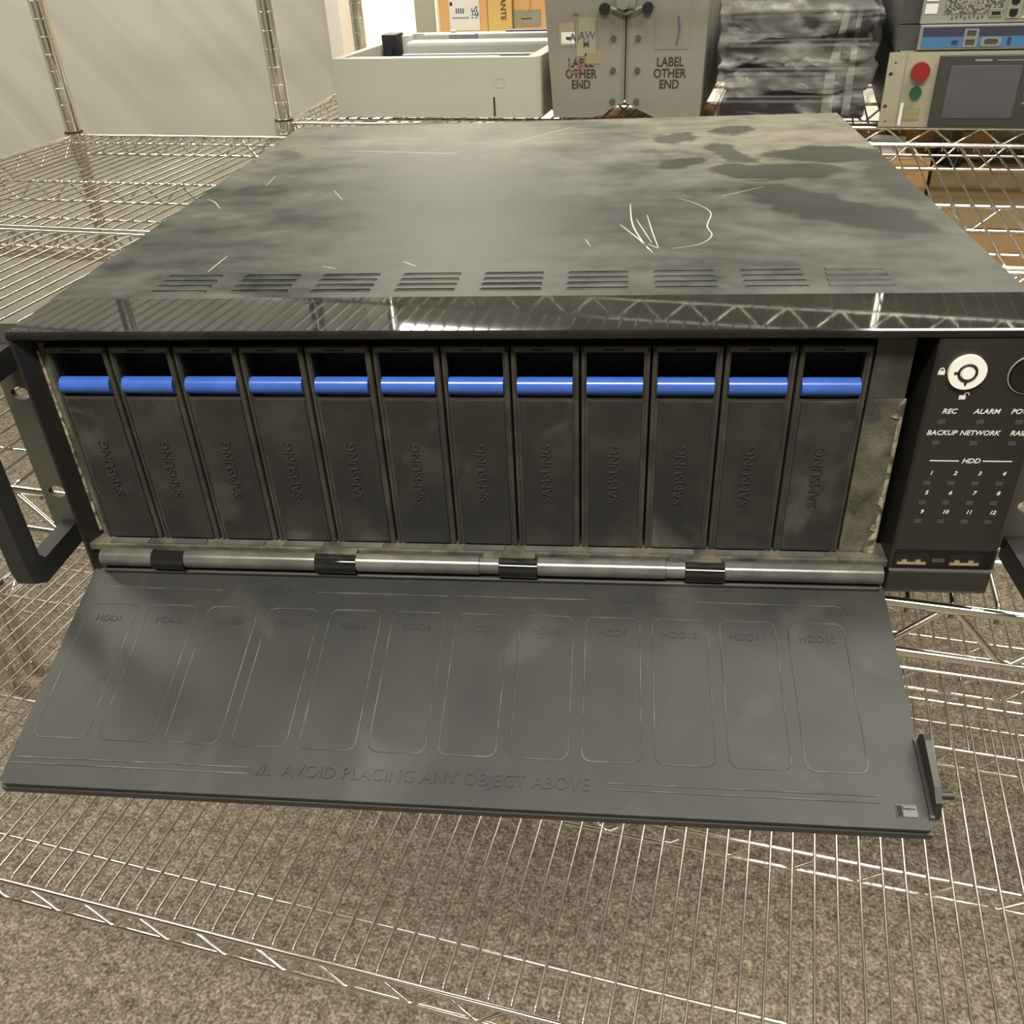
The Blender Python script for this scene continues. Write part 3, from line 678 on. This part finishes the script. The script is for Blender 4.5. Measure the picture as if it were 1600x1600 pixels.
# ------------------------------------------------------------------ stack wrapped in clear plastic
for k in range(4):
    s_ = MB(); z0 = 3 + k * 41
    s_.box(-101 + k * 1.5, 99 - k * 2, 0, 230, 0, 26, 0, 5); s_.box(-98, 96, 3, 226, 26, 30, 1, 1)
    nm = ('bottom', 'second from the bottom', 'third from the bottom', 'top')[k]
    st = top(s_, 'laptop', ['black', 'dgrey'], 104 + (k % 2) * 2, 1122, 9.2 + k * 36.0, 'black laptop inside the plastic-wrapped stack, %s' % nm + ' of the pile', 'laptop', 0, 'wrapped black laptops')
def film_mesh(x0, x1, y0, y1, z0, z1, amp, seed):
    m_ = MB(); rnd = random.Random(seed); vs_ = []; fs = []; nx, nz = 46, 34
    per = []
    nseg = 26
    ring = [(x0 + (x1 - x0) * i / nx, y0) for i in range(nx + 1)] + [(x1, y0 + (y1 - y0) * i / 10) for i in range(1, 11)] + [(x1 - (x1 - x0) * i / 10, y1) for i in range(1, 11)] + [(x0, y1 - (y1 - y0) * i / 10) for i in range(1, 10)]
    from mathutils import noise as N
    n = len(ring); cx, cy = (x0 + x1) / 2, (y0 + y1) / 2
    for j in range(nz + 1):
        zz = z0 + (z1 - z0) * j / nz; band = 5 * math.cos(2 * PI * (zz - 26) / 36.0)
        for i, (a, b_) in enumerate(ring):
            q = N.noise(Vector((a / 34, b_ / 34, zz / 22 + seed))) + 0.6 * N.noise(Vector((a / 13 + zz / 19, b_ / 15, zz / 11 + seed)))
            dx, dy = a - cx, b_ - cy; l_ = math.hypot(dx, dy); k_ = (amp * q + band * 0.22 + 2)
            ox = k_ * dx / abs(dx) * 0.8 if abs(abs(dx) - (x1 - x0) / 2) < 1 else k_ * 0.3
            oy = k_ * (1 if dy > 0 else -1) if abs(abs(dy) - (y1 - y0) / 2) < 1 else 0
            vs_.append((a + ox, b_ + oy, zz + 3 * q))
    for j in range(nz):
        for i in range(n): fs.append((j * n + i, j * n + (i + 1) % n, (j + 1) * n + (i + 1) % n, (j + 1) * n + i))
    fs.append(tuple(range(nz * n, nz * n + n)))
    m_.add(vs_, fs, 0, True); return m_
wrap = top(film_mesh(-105, 103, -9, 238, 1, 160, 11, 3.0), 'plastic_wrap', 'film', 104, 1122, 9, 'crumpled clear plastic film wrapped around the stack of black laptops', 'plastic wrap')
o = MB()
for xa, xb, w_t in ((58, 40, 7), (72, 68, 5)):
    o.add([(xa, -17, 158), (xa + w_t, -17, 158), (xb + w_t * 1.8, -16, 60), (xb + w_t * 2.2, -15, 6), (xb, -15, 6), (xb, -16, 60)], [(0, 1, 2, 5), (5, 2, 3, 4)])
o.build('tape_band', 'film', wrap)

# ------------------------------------------------------------------ rack equipment at the right of the back row
eq = thing('test_instrument', 'cream rack instrument with red and green round buttons and a dark square screen', 'instrument', 218, 1056, 9.5, 0.8)
o = MB(); o.box(14, 470, 8, 330, 0, 93); o.build('housing', 'lgrey', eq)
o = MB()
hs = [circ(6.5, 66.5, 2.6), circ(10, 80, 1.6), circ(6.0, 27.5, 2.6), circ(9, 9, 1.6)]
o.plate([(1, 2), (482, 2), (482, 92), (1, 92)], hs, 0, 3, 'y'); o.box(22.4, 23.4, -0.5, 0.2, 3, 91, 1)
o.build('front_plate', ['cream', 'steel'], eq)
o = MB(); o.box(62.5, 252, -5, 0, 3.5, 88.5, 0, 1); fr = o.build('screen_surround', 'lcdframe', eq)
o = MB(); o.box(77, 161, -5.6, -4.8, 14, 76.5, 0, 0.3); o.build('screen', 'lcd', fr)
o = MB()
for s_, sz, zz in (('MODE', 3.4, 64), ('SET', 3.4, 52), ('ENTER', 3.4, 42), ('RUN', 3.4, 33), ('STOP', 3.4, 24)): pass
for zz in (66, 57, 48, 40, 31): o.box(170, 182, -5.4, -4.9, zz, zz + 2.2)
o.box(104, 124, -5.4, -4.9, 81.5, 84); o.box(130, 180, -5.3, -4.9, 82, 83.2); o.build('legend_print', 'steel', fr)
o = MB(); o.tube([(41.5, 0, 70), (41.5, -7, 70), (41.5, -9, 70)], 11.3, 28); o.build('push_button', 'red', eq, label='red push button')
o = MB(); o.tube([(40.5, 0, 44.6), (40.5, -5, 44.6)], 7.3, 24); o.build('push_button', 'green', eq, label='green push button')
o = MB(); o.box(30, 50, -0.8, 0.2, 11.5, 26, 0); o.box(35, 46, -1.0, 0, 20, 21.5, 1); o.build('rating_label', ['stain', 'cream'], eq)
o = MB(); o.box(25, 28.6, -0.5, 0.2, 4, 32, 0); o.build('paper_strip', 'paper', eq)

o = MB()
bl = thing('network_appliance', 'slim rack appliance with navy and light blue stripes, on top of the cream instrument', 'network device', 226, 1062, 102.8, 1.0)
o.box(0, 470, 6, 300, 0.4, 28.5); o.build('housing', 'dgrey', bl)
o = MB(); o.box(25, 470, -1, 6, 0.4, 29, 0, 0.8); o.box(29, 468, -1.6, -0.8, 15.5, 26.5, 1); o.box(29, 468, -1.6, -0.8, 3.2, 15.5, 2)
fp = o.build('front_plate', ['steel', 'navy', 'sky'], bl)
for z0 in (9.2, 19.4):
    o = MB(); o.plate(rrect(78, 95, z0 - 5.6, z0 + 5.0, 1.5, 3), [rrect(81, 92, z0 - 3.6, z0 + 3, 1.2, 3)], -2.6, -1.4, 'y', 0); o.box(81, 92, -1.9, -1.3, z0 - 3.6, z0 + 3, 1); o.build('network_port', ['steel', 'dgrey'], bl)
o = MB(); o.plate(rrect(99, 123, 4.0, 14.6, 3, 3), [rrect(103, 119, 6.2, 12.4, 2.5, 3)], -2.6, -1.4, 'y', 0); o.box(103, 119, -1.9, -1.3, 6.2, 12.4, 1); o.build('serial_port', ['steel', 'dgrey'], bl)
o = MB(); o.box(65, 72, -1.9, -1.4, 6.5, 11.5); o.box(130, 134, -1.9, -1.4, 5.5, 14); o.build('small_socket', 'navy', bl)

sw = thing('network_switch', 'light grey rack device with mesh grille and rows of ports, topmost of the equipment pile', 'network device', 250, 1068, 132.1, 1.2)
o = MB(); o.box(-24, 470, 8, 300, 0.4, 44, 0); o.box(0, 470, 0, 8, 0.4, 44, 1, 0.6); o.build('housing', ['dgrey', 'lgrey'], sw)
o = MB(); o.box(27, 96, -0.8, 0, 11.5, 40); o.build('grille', 'mesh', sw)
o = MB(); o.box(3.5, 18, -0.6, 0, 12, 23); o.box(3.5, 18, -0.6, 0, 26, 32); o.build('white_sticker', 'paper', sw)
o = MB()
for k in range(8): o.box(36 + k * 5, 38 + k * 5, -0.5, 0, 5 + (k % 3), 7.8 + (k % 3))
o.build('legend_print', 'dgrey', sw)
o = MB(); o.box(79, 95, -1.2, 0, 7.0, 16.5, 0, 0.4); o.box(82, 92, -1.5, -1.0, 9.3, 13.0, 1); o.build('console_port', ['steel', 'dark'], sw)
o = MB(); o.box(99, 115, -1.4, 0, 5, 42, 0, 0.4); sp_ = o.build('port_block', 'lgrey', sw)
for zz in (9, 22, 33):
    q_ = MB(); q_.prism([(102, zz), (105, zz - 2.4), (108.5, zz - 2.4), (111.5, zz), (111.5, zz + 6.6), (102, zz + 6.6)], -1.8, -1.2, 'y'); q_.build('network_port', 'dark', sp_)
o = MB(); o.box(117, 170, -1.0, 0, 5, 8, 1); o.box(117, 170, -1.4, 0, 8, 42, 0, 0.4); sp_ = o.build('port_block', ['lgrey', 'yellow'], sw)
for xx in (122, 136, 150):
    for zz in (11, 24, 35):
        q_ = MB(); q_.prism([(xx, zz), (xx + 2.5, zz - 1.6), (xx + 8, zz - 1.6), (xx + 10.5, zz), (xx + 10.5, zz + 7), (xx, zz + 7)], -1.8, -1.2, 'y'); q_.build('network_port', 'dark', sp_)

# ------------------------------------------------------------------ boxes behind the printer
def carton(name, m_, x0, x1, y0, y1, z0, z1, label, cat='box', rz=0):
    t_ = thing(name, label, cat, (x0 + x1) / 2, y0, z0, rz)
    w2 = (x1 - x0) / 2; o = MB(); o.box(-w2, w2, 0, y1 - y0, 0, z1 - z0, 0, 1.5); o.build('carton', m_, t_)
    o = MB(); o.box(-w2 + 1, w2 - 1, -0.3, 0.5, (z1 - z0) - 3, (z1 - z0) - 1.5); o.box(-w2 + 2, w2 - 2, (y1 - y0) / 2 - 22, (y1 - y0) / 2 + 22, z1 - z0 - 0.2, z1 - z0 + 0.35); o.build('packing_tape', 'tape', t_)
    return t_
bx = carton('cardboard_box', 'card', -668, -556, 1812, 2100, 7.5, 240, 'orange cardboard box with a white shipping label, behind the printer')
o = MB(); o.box(-31, 38, -0.9, 0, 55, 170, 0)
xx = -22
rr_ = random.Random(3)
while xx < 20:
    wv = rr_.choice((0.7, 1.2, 1.9)); o.box(xx, xx + wv, -1.2, 0, 118, 160, 1); xx += wv + rr_.choice((0.8, 1.4))
o.box(-29, -23, -1.2, 0, 103, 110, 2)
for k in range(4): o.box(-16 + k * 5.2, -13 + k * 5.2, -1.2, 0, 88, 98, 1)
for k in range(10): o.box(-24 + k * 3.9, -21.5 + k * 3.9, -1.2, 0, 78, 81, 1)
for k in range(8):
    for j in range(9):
        if rr_.random() < .55: o.box(20 + k * 2, 22 + k * 2, -1.2, 0, 78 + j * 2.6, 80.6 + j * 2.6, 1)
o.build('shipping_label', ['paper', 'blueink', 'ink'], bx)
by = carton('packing_box', 'yellow', -554, -500, 1808, 2000, 7.5, 260, 'yellow package with vertical lettering TANTE, right of the shipping label')
o = MB(); o.text('TANTE', 17, at(8, -0.8, 100) @ FY @ Matrix.Rotation(-PI / 2, 4, 'Z'), 0.1, 0, bold=0.1); o.build('printed_lettering', 'ink', by)
bz = carton('cardboard_box', 'card', -498, -360, 1815, 2100, 7.5, 250, 'plain orange cardboard box with a cream label and a hanging yellow cord, behind the printer')
o = MB(); o.box(-69, -8, -0.9, 0, 60, 92, 0); o.box(-52, -28, -1.1, 0, 74, 76, 1); o.build('cream_label', ['tape', 'ink'], bz)
o = MB(); o.tube([(-30, -4, 240), (-31, -4, 190), (-29, -4, 150), (-31, -4, 120), (-36, -3.5, 90)], 2.0, 8)
top(o, 'cord', 'cord', -429, 1815, 7.5, 'thin yellow cord hanging down the front of the plain cardboard box', 'cord')
o = MB(); o.box(0, 62, 0, 300, 0, 900, 0, 3); o.box(62, 68, -2, 300, 0, 900, 1)
top(o, 'cabinet_panel', ['lgrey', 'wallw'], -925, 2330, -FLOOR + 1, 'tall grey upright panel edged in white, left of the labelled cardboard box', 'panel')
for o_ in bpy.data.objects:
    if o_.name == 'cabinet_panel': o_.scale = (1, 1, 1.6)

# ------------------------------------------------------------------ things on the lower back-row shelf, seen through the wires
carton('cardboard_box', 'card', 190, 300, 1095, 1330, -397.5, -36, 'bright orange cardboard box seen through the wire shelf right of the recorder')
carton('cardboard_box', 'card3', 303, 560, 1095, 1400, -397.5, -131, 'brown cardboard box at the bottom, under the dull olive box')
carton('cardboard_box', 'card2', 304, 556, 1092, 1400, -130, -50, 'dull olive-brown cardboard box seen through the wires below the test instrument')
o = MB(); o.box(-24, 26, 0, 60, 0, 1, 0); o.prism([(-24, 1), (26, 1), (24, 26), (-20, 28)], 2, 4, 'y')
top(o, 'paper_sheet', 'paper', 238, 1100, -35.5, 'folded white paper lying on the orange box under the shelf wires', 'paper')
o = MB()
for k in range(7): o.tube([(-16 + k * 5, 10 + 12 * math.sin(k), 3), (-14 + k * 5, 2, 14), (-15 + k * 5, 4, 24), (-12 + k * 5, 30, 24), (-14 + k * 5, 36, 3)], 3.0, 8)
top(o, 'cable_bundle', 'black', 322, 1098, -49.6, 'bundle of black cables on the olive box below the test instrument', 'cables')
o = MB(); o.box(-42, -6, 0, 90, 0, 40, 0, 1.5); top(o, 'small_carton', 'card', 310, 1150, -49.6, 'small orange carton left of the black cable bundle', 'box')
o = MB(); o.box(0, 40, 0, 90, 0, 38, 0, 1.5); top(o, 'small_carton', 'card', 342, 1150, -49.6, 'small orange carton right of the black cable bundle', 'box')

# ------------------------------------------------------------------ added boxes that block bright gaps behind and below the cases and wrapped stack
o = MB(); o.box(-128, 128, 0, 60, 0, 330, 0, 2); o.box(-110, 110, -1, 0.5, 20, 300, 0, 0.4)
top(o, 'gap_blocker_pale', 'lgrey', -132, 1470, 9.2, 'added pale grey backing slab, blocks bright gaps behind the two shipping cases', 'case')
o = MB(); o.box(-130, 190, 0, 100, 0, 330, 0, 4); o.box(-120, 180, -1.2, 0.5, 12, 150, 1, 0.5); o.box(-120, 180, -1.2, 0.5, 160, 318, 1, 0.5)
top(o, 'gap_blocker_dark', ['black', 'dgrey'], 130, 1420, 9.2, 'added large black backing block, closes bright gaps behind the plastic-wrapped stack', 'case')
carton('cardboard_box', 'card3', -300, -62, 1120, 1500, -397.5, -40, 'added brown box on the lower back-row shelf, blocks bright gaps below the shipping cases')  # this box and the next are added to close bright gaps under the deck
carton('cardboard_box', 'card3', -52, 184, 1110, 1525, -397.5, -34, 'added brown box on the lower back-row shelf, blocks bright gaps below the plastic-wrapped stack')
